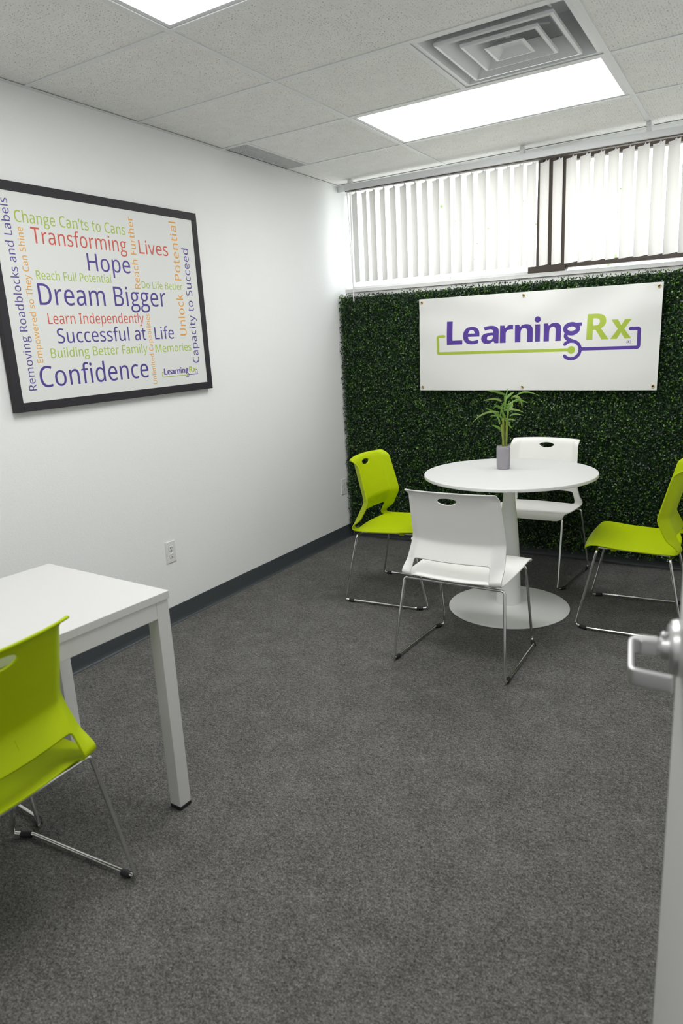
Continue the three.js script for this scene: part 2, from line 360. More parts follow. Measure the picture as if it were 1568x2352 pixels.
// ---- vertical blind
{
  const g = thing('vertical_blind', 'white vertical blind with curved translucent vanes across the high window', 'blind');
  const x0 = 0.105, x1 = 2.82, zc = 0.105, yAt = (x) => TILT * x;
  g.position.set(0, 0, zc);
  const rail = (ya, yb, za, zb, xa = x0, xb = x1) => { const r = rbox(xa, ya, za, xb, yb, zb, 0.002); r.applyMatrix4(new THREE.Matrix4().makeRotationZ(TILT)); return r; };
  part('headrail', merge([rail(2.466, 2.502, 0.018, 0.030), rail(2.470, 2.505, -0.022, 0.018)]), M.whiteMetal, g);
  part('track', rail(2.4595, 2.4655, -0.014, 0.020), M.bronze, g);
  for (const bx of [0.17, 1.35, 2.04, 2.6]) part('ceiling_bracket', box(bx - 0.012, 2.498 + yAt(bx), -0.016, bx + 0.012, H - 0.002, 0.02), M.whiteMetal, g);
  // one vane: a shallow curved strip, hung at an angle
  const vw = 0.089, top = 2.447, bot = 1.872, NU = 8, pos = [], uvs = [], idx = [];
  for (let j = 0; j <= 1; j++) for (let i = 0; i <= NU; i++) {
    const u = i / NU - 0.5; pos.push(u * vw, j ? bot : top, -0.010 * (1 - 4 * u * u)); uvs.push(u, j);
    if (j && i) { const b = NU + 1 + i, a = i; idx.push(a - 1, b - 1, a, a, b - 1, b); }
  }
  const vg = new THREE.BufferGeometry(); vg.setAttribute('position', new THREE.Float32BufferAttribute(pos, 3)); vg.setAttribute('uv', new THREE.Float32BufferAttribute(uvs, 2)); vg.setIndex(idx); vg.computeVertexNormals();
  const clip = merge([box(-0.008, 2.438, -0.0015, 0.008, 2.452, 0.0005), box(-0.002, 2.450, -0.001, 0.002, 2.462, 0.001)]);
  const xs = [0.195, 0.270]; for (let x = 0.332; x < 2.80; x += 0.0766) xs.push(x < 0.36 ? x : x + 0.0);
  xs.forEach((x) => {
    const v = part('vane', vg, M.vane, g, [x, yAt(x), 0], [0, -0.66 + rr(-0.05, 0.05), 0]);
    part('vane_clip', clip, M.clearPlastic, v, [0, 0, -0.010]);
  });
  const wand = merge([rod([[0.160, 2.455, 0.036], [0.168, 2.2, 0.036], [0.176, 1.80, 0.036]], 0.0022, 0.02, 8), rod([[0.176, 1.80, 0.036], [0.1765, 1.742, 0.036]], 0.0042, 0.01, 8)]);
  part('wand', wand, M.trimWhite, g);
}

// ---- artificial hedge
{
  const g = thing('artificial_hedge_panel', 'dark green artificial boxwood hedge panel covering the back wall', 'hedge');
  const x0 = 0.012, x1 = W - 0.012, yb = 0.075, yt = 1.775;
  g.position.set((x0 + x1) / 2, yb, 0.0185);
  const tiltAt = (x) => TILT * (x - 0.0);
  { const s = new THREE.Shape(); s.moveTo(x0, yb); s.lineTo(x1, yb); s.lineTo(x1, yt + tiltAt(x1)); s.lineTo(x0, yt + tiltAt(x0)); s.closePath();
    const bg = new THREE.ExtrudeGeometry(s, { depth: 0.012, bevelEnabled: false }); bg.translate(-(x0 + x1) / 2, -yb, 0); part('backing', bg, M.hedgeBack, g); }
  // one small boxwood leaf: cupped, about a centimetre
  const lp = [0, 0, 0, 0.5, 0.45, 0.10, 0, 0.5, 0, -0.5, 0.45, 0.10, 0.36, 0.85, 0.06, -0.36, 0.85, 0.06, 0, 1.05, -0.06];
  const lg = new THREE.BufferGeometry(); lg.setAttribute('position', new THREE.Float32BufferAttribute(lp, 3)); lg.setIndex([0, 1, 2, 0, 2, 3, 2, 1, 4, 2, 5, 3, 2, 4, 6, 2, 6, 5]); lg.computeVertexNormals();
  lg.setAttribute('uv', new THREE.Float32BufferAttribute(new Float32Array(14), 2));
  const N = 125000, im = new THREE.InstancedMesh(lg, M.leaf, N); im.name = 'leaves'; im.userData = { kind: 'stuff', label: 'small glossy boxwood leaves' };
  const mt = new THREE.Matrix4(), q = new THREE.Quaternion(), e = new THREE.Euler(), c = new THREE.Color();
  const CW = 0.035, nx = Math.ceil((x1 - x0) / CW), ny = Math.ceil((yt - yb) / CW);
  const clump = []; for (let i = 0; i < nx * ny; i++) clump.push([rr(-0.012, 0.012), rnd()]);
  let nInst = 0;
  while (nInst < N) {
    const x = rr(x0 - 0.002, x1 + 0.002), yTop = yt + tiltAt(x);
    let y = rr(yb - 0.02, yTop + 0.022);
    if (y > yTop && rnd() < (y - yTop) / 0.024) continue;
    if (y < yb && rnd() < (yb - y) / 0.022) continue;
    const ci = clamp(Math.floor((y - yb) / CW), 0, ny - 1) * nx + clamp(Math.floor((x - x0) / CW), 0, nx - 1);
    const depth = Math.sqrt(rnd()); let z = 0.012 + 0.044 * depth + clump[ci][0] * depth;
    if (x > 0.63 && x < 2.165 && y > 1.08 && y < 1.735) z = Math.min(z, 0.046);     // pressed flat behind the banner
    const s = rr(0.0075, 0.0125) * (depth > 0.5 ? 1 : 1.1);
    e.set(rr(-1.25, 0.5), rr(-0.9, 0.9), rr(-Math.PI, Math.PI), 'ZYX'); q.setFromEuler(e);
    mt.compose(V(x - (x0 + x1) / 2, y - yb, z), q, V(s * rr(0.8, 1.05), s, s)); im.setMatrixAt(nInst, mt);
    const k = rnd() * 0.75 + clump[ci][1] * 0.25, v = rr(0.75, 1.2);
    if (k > 0.80) c.setRGB(0.095 * v, 0.215 * v, 0.014 * v);            // young tips
    else if (k > 0.55) c.setRGB(0.020 * v, 0.070 * v, 0.009 * v);
    else c.setRGB(0.006 * v, 0.024 * v, 0.008 * v);
    im.setColorAt(nInst, c); nInst++;
  }
  im.castShadow = im.receiveShadow = true; g.add(im);
}

// ------------------------------------------------------------------ print: logo lettering shared by banner and poster
const PURPLE = '#4f3590', LIME = '#a3b83f';
function drawLogo(ctx) {                     // in metres on the banner, y up
  const glyph = (ch, x0, x1, base, size) => {
    ctx.save(); ctx.font = 'bold 200px sans-serif'; const m = ctx.measureText(ch), k = size / 144;
    const gw = (m.actualBoundingBoxRight + m.actualBoundingBoxLeft) || m.width;
    ctx.translate(x0, base); ctx.scale((x1 - x0) / gw, -k); ctx.fillText(ch, m.actualBoundingBoxLeft, 0); ctx.restore();
  };
  ctx.fillStyle = PURPLE;
  const b = 0.298, S = 0.150;
  glyph('L', 0.199, 0.309, b, S); glyph('e', 0.312, 0.425, b, S * 0.94); glyph('a', 0.437, 0.553, b, S * 0.94); glyph('r', 0.560, 0.647, b, S * 0.94);
  glyph('n', 0.657, 0.770, b, S * 0.94); glyph('n', 0.836, 0.943, b, S * 0.94);
  ctx.fillRect(0.784, b, 0.030, 0.104); ctx.beginPath(); ctx.arc(0.799, 0.431, 0.0185, 0, 7); ctx.fill();
  // the g, whose tail is the open ring of the connector
  ctx.strokeStyle = PURPLE; ctx.lineCap = 'round'; ctx.lineJoin = 'round';
  ctx.lineWidth = 0.026; ctx.beginPath(); ctx.ellipse(1.004, 0.3665, 0.0375, 0.0265, 0, 0, 7); ctx.stroke();
  ctx.fillRect(1.022, 0.381, 0.042, 0.020);
  ctx.lineWidth = 0.022; ctx.beginPath(); ctx.moveTo(0.979, 0.344); ctx.quadraticCurveTo(0.962, 0.325, 0.978, 0.312); ctx.quadraticCurveTo(0.99, 0.301, 1.012, 0.294); ctx.stroke();
  ctx.lineWidth = 0.0195; ctx.beginPath(); ctx.arc(1.008, 0.2416, 0.0525, -2.40, 2.42, false); ctx.stroke();
  ctx.beginPath(); ctx.moveTo(1.066, 0.2455); ctx.lineTo(1.374, 0.2455); ctx.quadraticCurveTo(1.387, 0.2455, 1.387, 0.258); ctx.lineTo(1.387, 0.341); ctx.quadraticCurveTo(1.387, 0.353, 1.375, 0.353); ctx.lineTo(1.340, 0.353); ctx.stroke();
  ctx.strokeStyle = LIME; ctx.fillStyle = LIME; ctx.lineWidth = 0.0185;
  ctx.beginPath(); ctx.moveTo(0.179, 0.3525); ctx.lineTo(0.146, 0.3525); ctx.quadraticCurveTo(0.1345, 0.3525, 0.1345, 0.341); ctx.lineTo(0.1345, 0.2495); ctx.quadraticCurveTo(0.1345, 0.2425, 0.143, 0.2425); ctx.lineTo(1.0, 0.2425); ctx.stroke();
  ctx.beginPath(); ctx.arc(1.008, 0.2416, 0.0225, 0, 7); ctx.fill();
  glyph('R', 1.094, 1.221, b, S); glyph('x', 1.230, 1.346, b, S * 0.97);
  ctx.strokeStyle = PURPLE; ctx.fillStyle = PURPLE; ctx.lineWidth = 0.0016; ctx.beginPath(); ctx.arc(1.333, 0.2775, 0.0115, 0, 7); ctx.stroke();
  glyph('R', 1.3285, 1.338, 0.2715, 0.0125);
}
function canvasTexture(w, h, draw) {
  const cv = document.createElement('canvas'); cv.width = w; cv.height = h; const ctx = cv.getContext('2d'); draw(ctx);
  const t = new THREE.CanvasTexture(cv); t.colorSpace = THREE.SRGBColorSpace; t.anisotropy = 8; return t;
}

// ---- banner
{
  const g = thing('vinyl_banner', 'white vinyl banner with purple and green logo on the hedge', 'banner');
  const bw = 1.50, bh = 0.60; g.position.set(0.647, 1.1185, 0.0835); g.rotation.z = TILT;
  const map = canvasTexture(2000, 800, (ctx) => { ctx.fillStyle = '#dededc'; ctx.fillRect(0, 0, 2000, 800); ctx.setTransform(2000 / 1.5, 0, 0, -800 / 0.6, 0, 800); drawLogo(ctx); });
  const eyes = [[0.02, 0.578], [0.708, 0.580], [1.478, 0.578], [0.02, 0.022], [0.712, 0.020], [1.478, 0.022]];
  const NX = 110, NY = 48, geo = new THREE.PlaneGeometry(bw, bh, NX, NY); geo.translate(bw / 2, bh / 2, 0);
  const p = geo.attributes.position;
  for (let i = 0; i < p.count; i++) {
    const x = p.getX(i) / bw, y = p.getY(i) / bh;
    const hang = Math.sin(Math.PI * x * 2) ** 2;
    const sagL = Math.sin((x * 1.6 + y * 2.2) * 5.5) * Math.exp(-((x - 0.05) ** 2 + (y - 1) ** 2) * 3);
    const sagR = Math.sin(((1 - x) * 2.2 + y * 1.4) * 6.5) * Math.exp(-((x - 1) ** 2 + (y - 1) ** 2) * 3.2);
    const z = 0.0045 * hang * (1 - y) + 0.0060 * sagL + 0.0085 * sagR + 0.0035 * Math.sin(x * 9 + y * 3) * Math.sin(y * 5 + 1) + 0.0012 * Math.sin(x * 21 - y * 12) * y;
    let calm = 1; for (const [gx, gy] of eyes) calm *= 1 - Math.exp(-((p.getX(i) - gx) ** 2 + (p.getY(i) - gy) ** 2) / 0.0049);
    p.setZ(i, z * calm + 0.010);
    if (y === 0) p.setY(i, p.getY(i) + 0.0018 * Math.sin(x * 14));
    if (y === 1) p.setY(i, p.getY(i) - 0.003 * Math.sin(Math.PI * ((x * 2) % 1)));
  }
  geo.computeVertexNormals();
  part('sheet', geo, phy({ map, roughness: 0.42, side: THREE.DoubleSide }), g);
  const gr = new THREE.TorusGeometry(0.0075, 0.0026, 8, 20);
  for (const [x, y] of eyes) {
    const t = part('grommet', gr, M.brass, g, [x, y, 0.0128]); part('fixing_pin', new THREE.CylinderGeometry(0.0058, 0.0058, 0.0647, 14), M.black, t, [0, 0, -0.0325], [Math.PI / 2, 0, 0]);
  }
}

// ---- framed word poster on the left wall
{
  const g = thing('word_poster', 'large black framed poster of coloured motivational words on left wall', 'poster');
  const pw = 1.219, ph = 0.914;
  g.position.set(0.002, 1.2355, 2.735); g.rotation.set(0, Math.PI / 2, 0); g.rotation.order = 'YXZ'; g.rotation.z = 0.0105;
  const PX = 2040 / pw, CWd = 2040, CHt = Math.round(ph * PX);
  const COL = { g: '#a4bd4c', r: '#cb5648', p: '#4d3a8c', o: '#e39f3c' };
  const map = canvasTexture(CWd, CHt, (ctx) => {
    ctx.fillStyle = '#dfe1de'; ctx.fillRect(0, 0, CWd, CHt);
    const word = (str, col, s0, y0, s1, y1, cap) => {
      // points measured on the wall; take the tilt of the frame out
      const X = (s) => s * PX, Y = (s, y) => CHt - (y - 1.2355 - 0.0105 * s) * PX;
      ctx.save(); ctx.fillStyle = COL[col]; ctx.font = '200px sans-serif';
      const m = ctx.measureText(str), ax = X(s0), ay = Y(s0, y0), bx = X(s1), by = Y(s1, y1), up = Math.abs(y1 - y0) > Math.abs(s1 - s0);
      ctx.translate(ax, ay); if (up) ctx.rotate(-Math.PI / 2);
      const gw = (m.actualBoundingBoxRight + m.actualBoundingBoxLeft) || m.width, len = up ? ay - by : bx - ax;
      ctx.scale(len / gw, cap * PX / 144); ctx.fillText(str, m.actualBoundingBoxLeft, 0); ctx.restore();
    };
    word("Change Can\u2019ts to Cans", 'g', 0.134, 1.998, 0.716, 2.006, 0.046);
    word('Transforming', 'r', 0.200, 1.922, 0.713, 1.929, 0.064); word('Lives', 'r', 0.790, 1.928, 0.986, 1.933, 0.061);
    word('Hope', 'p', 0.469, 1.829, 0.720, 1.834, 0.076);
    word('Reach Full Potential', 'g', 0.194, 1.777, 0.593, 1.783, 0.036); word('Do Life Better', 'g', 0.781, 1.766, 1.062, 1.770, 0.033);
    word('Dream Bigger', 'p', 0.190, 1.674, 0.933, 1.682, 0.088);
    word('Learn Independently', 'r', 0.219, 1.595, 0.767, 1.601, 0.045);
    word('Successful at', 'p', 0.253, 1.514, 0.769, 1.519, 0.062); word('Life', 'p', 0.828, 1.521, 0.963, 1.523, 0.060);
    word('Building Better Family', 'g', 0.207, 1.452, 0.767, 1.459, 0.041); word('Memories', 'g', 0.822, 1.456, 1.082, 1.459, 0.039);
    word('Confidence', 'p', 0.135, 1.331, 0.757, 1.334, 0.089);
    word('Removing Roadblocks and Labels', 'p', 0.112, 1.322, 0.128, 2.084, 0.036); word('Empowered so They Can Shine', 'o', 0.164, 1.435, 0.172, 1.980, 0.029);
    word('Reach Further', 'o', 0.771, 1.762, 0.779, 2.091, 0.035); word('Unlock', 'o', 1.058, 1.537, 1.061, 1.747, 0.047); word('Potential', 'o', 1.062, 1.815, 1.066, 2.101, 0.047);
    word('Capacity to Succeed', 'p', 1.132, 1.392, 1.138, 1.978, 0.046); word('Unlimited Capabilities', 'o', 0.806, 1.300, 0.811, 1.646, 0.026);
    const k = (1.111 - 0.847) / 1.27 * PX;      // small logo
    ctx.setTransform(k, 0, 0, -k, 0.847 * PX - 0.125 * k, CHt - (1.330 - 1.2355 - 0.0105) * PX + 0.233 * k); drawLogo(ctx);
  });
  const fw = 0.0375, th = 0.030;
  const print = new THREE.PlaneGeometry(pw - 2 * fw + 0.004, ph - 2 * fw + 0.004);
  { const uv = print.attributes.uv, mx = (fw - 0.002) / pw, my = (fw - 0.002) / ph; for (let i = 0; i < uv.count; i++) uv.setXY(i, mx + uv.getX(i) * (1 - 2 * mx), my + uv.getY(i) * (1 - 2 * my)); }
  part('print', print, phy({ map, roughness: 0.5 }), g, [pw / 2, ph / 2, th - 0.003]);
  part('backing', box(0.004, 0.004, 0, pw - 0.004, ph - 0.004, th - 0.004), M.black, g);
  const rail = (x0, y0, x1, y1) => part('frame_rail', rbox(x0, y0, 0.001, x1, y1, th, 0.0012), M.frameBlack, g);
  rail(0, ph - fw, 0.6165, ph); rail(0.6175, ph - fw, pw, ph);                                 // top, with its joint
  rail(0, 0.0, fw, 0.566); rail(0, 0.567, fw, ph - fw - 0.0005); rail(fw + 0.0005, 0, pw, fw); rail(pw - fw, fw + 0.0005, pw, ph - fw - 0.0005);
}

// ---- power outlets
function outlet(z, y, label) {
  const g = thing('wall_outlet', label, 'outlet'); g.position.set(0.0005, y, z); g.rotation.y = Math.PI / 2;
  const s = new THREE.Shape(); const w = 0.0355, h = 0.0585, r = 0.003;
  s.moveTo(-w + r, -h); s.lineTo(w - r, -h); s.quadraticCurveTo(w, -h, w, -h + r); s.lineTo(w, h - r); s.quadraticCurveTo(w, h, w - r, h); s.lineTo(-w + r, h); s.quadraticCurveTo(-w, h, -w, h - r); s.lineTo(-w, -h + r); s.quadraticCurveTo(-w, -h, -w + r, -h);
  part('cover_plate', new THREE.ExtrudeGeometry(s, { depth: 0.0015, bevelEnabled: true, bevelThickness: 0.003, bevelSize: 0.0025, bevelOffset: -0.0025, bevelSegments: 3 }), M.outlet, g, [0, 0, 0.0005]);
  for (const o of [0.0195, -0.0195]) {
    const rs = new THREE.Shape(); rs.absarc(0, 0, 0.0168, -0.78, 0.78, false); rs.absarc(0, 0, 0.0168, Math.PI - 0.78, Math.PI + 0.78, false); rs.closePath();
    const r0 = part('receptacle', new THREE.ExtrudeGeometry(rs, { depth: 0.0025, bevelEnabled: true, bevelThickness: 0.0006, bevelSize: 0.0006, bevelSegments: 2 }), M.outlet, g, [0, o, 0.0045]);
    for (const [x, hh] of [[-0.0065, 0.009], [0.0065, 0.0075]]) part('slot', box(x - 0.0013, 0.001, 0.0025, x + 0.0013, 0.001 + hh, 0.0034), M.slot, r0);
    part('ground_hole', new THREE.CylinderGeometry(0.0026, 0.0026, 0.001, 12), M.slot, r0, [0, -0.0075, 0.0030], [Math.PI / 2, 0, 0]);
  }
  part('screw', new THREE.CylinderGeometry(0.0028, 0.0028, 0.0012, 12), M.satin, g, [0, 0, 0.0054], [Math.PI / 2, 0, 0]);
}
outlet(1.9413, 0.404, 'white power outlet low on the left wall above the rectangular table corner');
outlet(0.115, 0.405, 'white power outlet beside the hedge near the room corner');

// ------------------------------------------------------------------ chairs
const shell = (() => {
  // side profile (z forward, y up), from the rolled top lip down the back and along the seat
  const prof = [[-0.2125, 0.8155], [-0.2055, 0.8150], [-0.1975, 0.8085], [-0.1895, 0.795], [-0.179, 0.757], [-0.1555, 0.668], [-0.1385, 0.602], [-0.1345, 0.579], [-0.1405, 0.556], [-0.167, 0.503], [-0.193, 0.452], [-0.1995, 0.436], [-0.1945, 0.4245], [-0.178, 0.4205], [-0.12, 0.4195], [-0.04, 0.4215], [0.05, 0.4265], [0.12, 0.4345], [0.166, 0.4385], [0.192, 0.435], [0.207, 0.425], [0.215, 0.411]];
  const curve = new THREE.CatmullRomCurve3(prof.map(([z, y]) => V(0, y, z)), false, 'centripetal');
  const NS = 400, pts = curve.getPoints(NS * 2), acc = [0]; for (let i = 1; i < pts.length; i++) acc.push(acc[i - 1] + pts[i].distanceTo(pts[i - 1]));
  const L = acc[acc.length - 1];
  const at = (s) => { s = clamp(s, 0, L); let lo = 0, hi = acc.length - 1; while (hi - lo > 1) { const m = (lo + hi) >> 1; if (acc[m] <= s) lo = m; else hi = m; } const t = (s - acc[lo]) / (acc[hi] - acc[lo] || 1); return [pts[lo].z + (pts[hi].z - pts[lo].z) * t, pts[lo].y + (pts[hi].y - pts[lo].y) * t]; };
  const arcOf = (test) => { for (let i = 0; i < pts.length; i++) if (test(pts[i])) return acc[i]; };
  const sBend = arcOf((p) => p.y < 0.579), sCorner = arcOf((p) => p.y < 0.436), sFlat = arcOf((p) => p.y < 0.45 && p.z > -0.12), sSeat = arcOf((p) => p.y < 0.45 && p.z > 0.0);
  const ss = (a, b, x) => { const t = clamp((x - a) / (b - a), 0, 1); return t * t * (3 - 2 * t); };
  const half = (s) => {
    let h = s < sBend ? 0.206 + 0.013 * (s / sBend) : s < sCorner ? 0.219 + 0.013 * (s - sBend) / (sCorner - sBend) : 0.232 + 0.005 * (s - sCorner) / (L - sCorner);
    const r0 = 0.006, r1 = 0.030;
    if (s < r0) h -= r0 - Math.sqrt(Math.max(0, r0 * r0 - (r0 - s) ** 2)) - 0.0;
    if (s > L - r1) h -= r1 - Math.sqrt(Math.max(0, r1 * r1 - (s - L + r1) ** 2));
    return h;
  };
  const S = (u, s) => {
    const [z, y] = at(s), back = 1 - ss(sCorner - 0.01, sFlat + 0.10, s), b = 0.034 * back, w = 1 - u * u;
    const fold = 0.030 * clamp((Math.abs(u) - 0.80) / 0.20, 0, 1) * (1 - ss(sCorner - 0.06, sCorner, s)) * ss(0.0, 0.05, s);
    const dish = 0.007 * w * ss(sCorner, sSeat, s) * (1 - ss(L - 0.1, L, s));
    return V(u * half(s), y - dish + 0.004 * w * (1 - ss(0, 0.06, s)), z - b * w + fold + 0.012 * w * ss(L - 0.16, L, s));
  };
  const N = (u, s) => { const e = 2e-3, a = S(u + e, s).sub(S(u - e, s)), b = S(u, Math.min(L, s + e)).sub(S(u, Math.max(0, s - e))); return b.cross(a).normalize(); };
  const NU = 40, NV = 84, verts = [], tris = [], id = new Map();
  const vert = (u, s) => { verts.push([u, s]); return verts.length - 1; };
  const gu = (i) => -1 + 2 * i / NU, gs = (j) => L * j / NV;
  const gv = (i, j) => { const k = i * 1000 + j; if (!id.has(k)) id.set(k, vert(gu(i), gs(j))); return id.get(k); };
  const row = (s) => Math.round(s / L * NV);
  const sHandle = arcOf((p) => p.y < 0.781), sTopSlot = arcOf((p) => p.y < 0.503), sEndSlot = arcOf((p) => p.y < 0.44 && p.z > -0.172);
  const blocks = [
    { i0: 14, i1: 26, j0: row(sHandle - 0.030), j1: row(sHandle + 0.034), cu: 0, cs: sHandle, a: 0.222, bt: 0.013, bb: 0.020, n: 2 },
    { i0: 3, i1: 37, j0: row(sTopSlot - 0.016), j1: row(sEndSlot + 0.016), cu: 0, cs: (sTopSlot + sEndSlot) / 2, a: 0.795, bt: (sEndSlot - sTopSlot) / 2, bb: (sEndSlot - sTopSlot) / 2, n: 14 },
  ];
  for (let j = 0; j < NV; j++) for (let i = 0; i < NU; i++) {
    if (blocks.some((b) => i >= b.i0 && i < b.i1 && j >= b.j0 && j < b.j1)) continue;
    const a = gv(i, j), b = gv(i + 1, j), c = gv(i + 1, j + 1), d = gv(i, j + 1); tris.push([a, d, b], [b, d, c]);
  }
  for (const b of blocks) {
    const per = [];
    for (let i = b.i0; i < b.i1; i++) per.push([i, b.j0]); for (let j = b.j0; j < b.j1; j++) per.push([b.i1, j]);
    for (let i = b.i1; i > b.i0; i--) per.push([i, b.j1]); for (let j = b.j1; j > b.j0; j--) per.push([b.i0, j]);
    const R = 4, rings = [];
    const wu = (gu(b.i1) - gu(b.i0)) / 2, us = (gs(b.j1) - gs(b.j0)) / 2;
    for (let k = 0; k <= R; k++) rings.push(per.map(([i, j]) => {
      if (k === 0) return gv(i, j);
      const u = gu(i) - b.cu, s = gs(j) - b.cs, x = u / wu, y = s / us, bb = y < 0 ? b.bt : b.bb;
      const q = (Math.abs(x) ** b.n + Math.abs(y) ** b.n) ** (1 / b.n), hu = x / q * b.a, hs = y / q * bb, t = k / R;
      return vert(b.cu + u + (hu - u) * t, b.cs + s + (hs - s) * t);
    }));
    for (let k = 0; k < R; k++) for (let m = 0; m < per.length; m++) {
      const n = (m + 1) % per.length, a = rings[k][m], c = rings[k][n], d = rings[k + 1][n], e = rings[k + 1][m];
      tris.push([a, e, c], [c, e, d]);
    }
  }
  const TH = 0.0034, front = verts.map(([u, s]) => { const p = S(u, s), n = N(u, s); return [p, n]; });
  const build = (keep) => {
    const pos = [], nor = [], uv = [], put = (k, side) => { const [p, n] = front[k]; pos.push(p.x + n.x * TH * side, p.y + n.y * TH * side, p.z + n.z * TH * side); nor.push(n.x * side, n.y * side, n.z * side); uv.push(verts[k][0] * 0.22, verts[k][1]); };
    const kept = tris.filter(keep), count = new Map(), key = (a, b) => a < b ? a * 100000 + b : b * 100000 + a;
    for (const t of tris) for (let k = 0; k < 3; k++) { const e = key(t[k], t[(k + 1) % 3]); count.set(e, (count.get(e) || 0) + 1); }
    for (const [a, b0, c0] of kept) {
      const gn = front[b0][0].clone().sub(front[a][0]).cross(front[c0][0].clone().sub(front[a][0])), ok = gn.dot(front[a][1]) >= 0, b = ok ? b0 : c0, c = ok ? c0 : b0;
      put(a, 1); put(b, 1); put(c, 1); put(a, -1); put(c, -1); put(b, -1);
    }
    for (const t of kept) for (let k = 0; k < 3; k++) {
      const a = t[k], b = t[(k + 1) % 3]; if (count.get(key(a, b)) !== 1) continue;
      const third = front[t[(k + 2) % 3]][0], [pa, na] = front[a], [pb, nb] = front[b], o = pb.clone().sub(pa).cross(na).normalize();
      if (o.dot(third.clone().sub(pa)) > 0) o.negate();
      const P4 = [[pa, na, 1], [pa, na, -1], [pb, nb, -1], [pb, nb, 1]].map(([p, n, sd]) => p.clone().addScaledVector(n, TH * sd));
      // a rounded rim: a half step outwards between the two faces
      const ma = pa.clone().addScaledVector(o, TH * 0.8), mb = pb.clone().addScaledVector(o, TH * 0.8);
      const quad = (p, q, r, s2, n1, n2) => { const flip = q.clone().sub(p).cross(r.clone().sub(p)).dot(n1) < 0, L6 = [[p, n1], [q, n2], [r, n2], [p, n1], [r, n2], [s2, n1]]; for (const [v, n] of flip ? [L6[0], L6[2], L6[1], L6[3], L6[5], L6[4]] : L6) { pos.push(v.x, v.y, v.z); nor.push(n.x, n.y, n.z); uv.push(0, 0); } };
      quad(P4[0], ma, mb, P4[3], na.clone().multiplyScalar(0.8).add(o).normalize(), o); quad(P4[1], ma, mb, P4[2], na.clone().multiplyScalar(-0.8).add(o).normalize(), o);
    }
    const g = new THREE.BufferGeometry(); g.setAttribute('position', new THREE.Float32BufferAttribute(pos, 3)); g.setAttribute('normal', new THREE.Float32BufferAttribute(nor, 3)); g.setAttribute('uv', new THREE.Float32BufferAttribute(uv, 2)); return g;
  };
  const isBack = (t) => (verts[t[0]][1] + verts[t[1]][1] + verts[t[2]][1]) / 3 < sCorner + 0.012;
  // a shallow moulded mark on the rear of the back
  const mk = (u0, u1, s0, s1) => { const p = []; for (const [u, s] of [[u0, s0], [u1, s0], [u1, s1], [u0, s1], [u0, s0]]) { const q = S(u, s).addScaledVector(N(u, s), -TH); p.push([q.x, q.y, q.z]); } return rod(p, 0.0006, 0.002, 5); };
  return { back: build(isBack), seat: build((t) => !isBack(t)), mark: mk(-0.13, 0.13, sTopSlot - 0.062, sTopSlot - 0.034), S };
})();

const chairParts = (() => {
  const R = 0.0063, y0 = 0.0125, rear = -0.245, front = 0.245, hr = 0.2675, hb = 0.2565, hf = 0.230;
  const topF = [0.222, 0.409, 0.158], topR = [0.236, 0.396, -0.168];
  const mirror = (p, s) => [p[0] * s, p[1], p[2]];
  const lerp = (a, b, t) => a.map((v, i) => v + (b[i] - v) * t);
  const footR = [hr, y0, rear], bend = [hb, y0, front - 0.058], footF = [hf, y0, front];
  const out = { R, legs: [], runners: [], pads: [], rails: [], clips: [] };
  for (const s of [-1, 1]) {
    const m = (p) => mirror(p, s);
    out.runners.push(rod([lerp(footR, topR, 0.09), footR, bend, footF, lerp(footF, topF, 0.09)].map(m), R, 0.015));
    out.legs.push(rod([lerp(footR, topR, 0.09), lerp(footR, topR, 0.91)].map(m), R), rod([lerp(footF, topF, 0.09), lerp(footF, topF, 0.91)].map(m), R));
    for (const [a, b, t0, t1] of [[footR, bend, 0.055, 0.125], [bend, footF, 0.05, 0.60]]) out.pads.push(rod([lerp(a, b, t0), lerp(a, b, t1)].map(m).map(([x, y, z]) => [x, y - 0.0022, z]), 0.0098, 0.01, 10));
    out.rails.push(rod([[0.186, 0.4005, -0.166], [0.186, 0.409, 0.0], [0.186, 0.4135, 0.156]].map(m), 0.0050, 0.05, 10));
    for (const z of [-0.10, 0.085]) out.clips.push(rbox(s * 0.186 - 0.010, 0.402, z - 0.013, s * 0.186 + 0.010, 0.419 + (z > 0 ? 0.006 : 0), z + 0.013, 0.003));
  }
  out.crossR = rod([lerp(footR, topR, 0.91), topR, mirror(topR, -1), mirror(lerp(footR, topR, 0.91), -1)], R, 0.026);
  out.crossF = rod([lerp(footF, topF, 0.91), topF, mirror(topF, -1), mirror(lerp(footF, topF, 0.91), -1)], R, 0.026);
  return out;
})();

function makeChair(mat, label, group, [x, z], facing) {
  const g = thing('stacking_chair', label, 'chair', group);
  part('backrest', shell.back, mat, g); part('seat', shell.seat, mat, g); part('moulded_mark', shell.mark, mat, g);
  chairParts.legs.forEach((q) => part('leg', q, M.chrome, g));
  chairParts.runners.forEach((q) => part('sled_runner', q, M.chrome, g));
  part('cross_bar', chairParts.crossR, M.chrome, g); part('cross_bar', chairParts.crossF, M.chrome, g);
  chairParts.rails.forEach((q) => part('side_rail', q, M.chrome, g));
  chairParts.clips.forEach((q) => part('seat_clip', q, mat, g));
  chairParts.pads.forEach((q) => part('foot_pad', q, M.black, g));
  g.position.set(x, 0, z); g.rotation.y = Math.atan2(facing[0], facing[1]);
  return g;
}
const GR = 'lime green stacking chairs', WH = 'white stacking chairs';
makeChair(M.whitePlastic, 'white stacking chair in front of round table, its back to the camera', WH, [1.579, 1.639], [0.022, -1]);
makeChair(M.limePlastic, 'lime green stacking chair left of round table, next to the white wall', GR, [0.929, 1.011], [0.9986, -0.0535]);
makeChair(M.limePlastic, 'lime green stacking chair right of round table, behind the door lever', GR, [2.192, 0.890], [-0.9989, 0.046]);
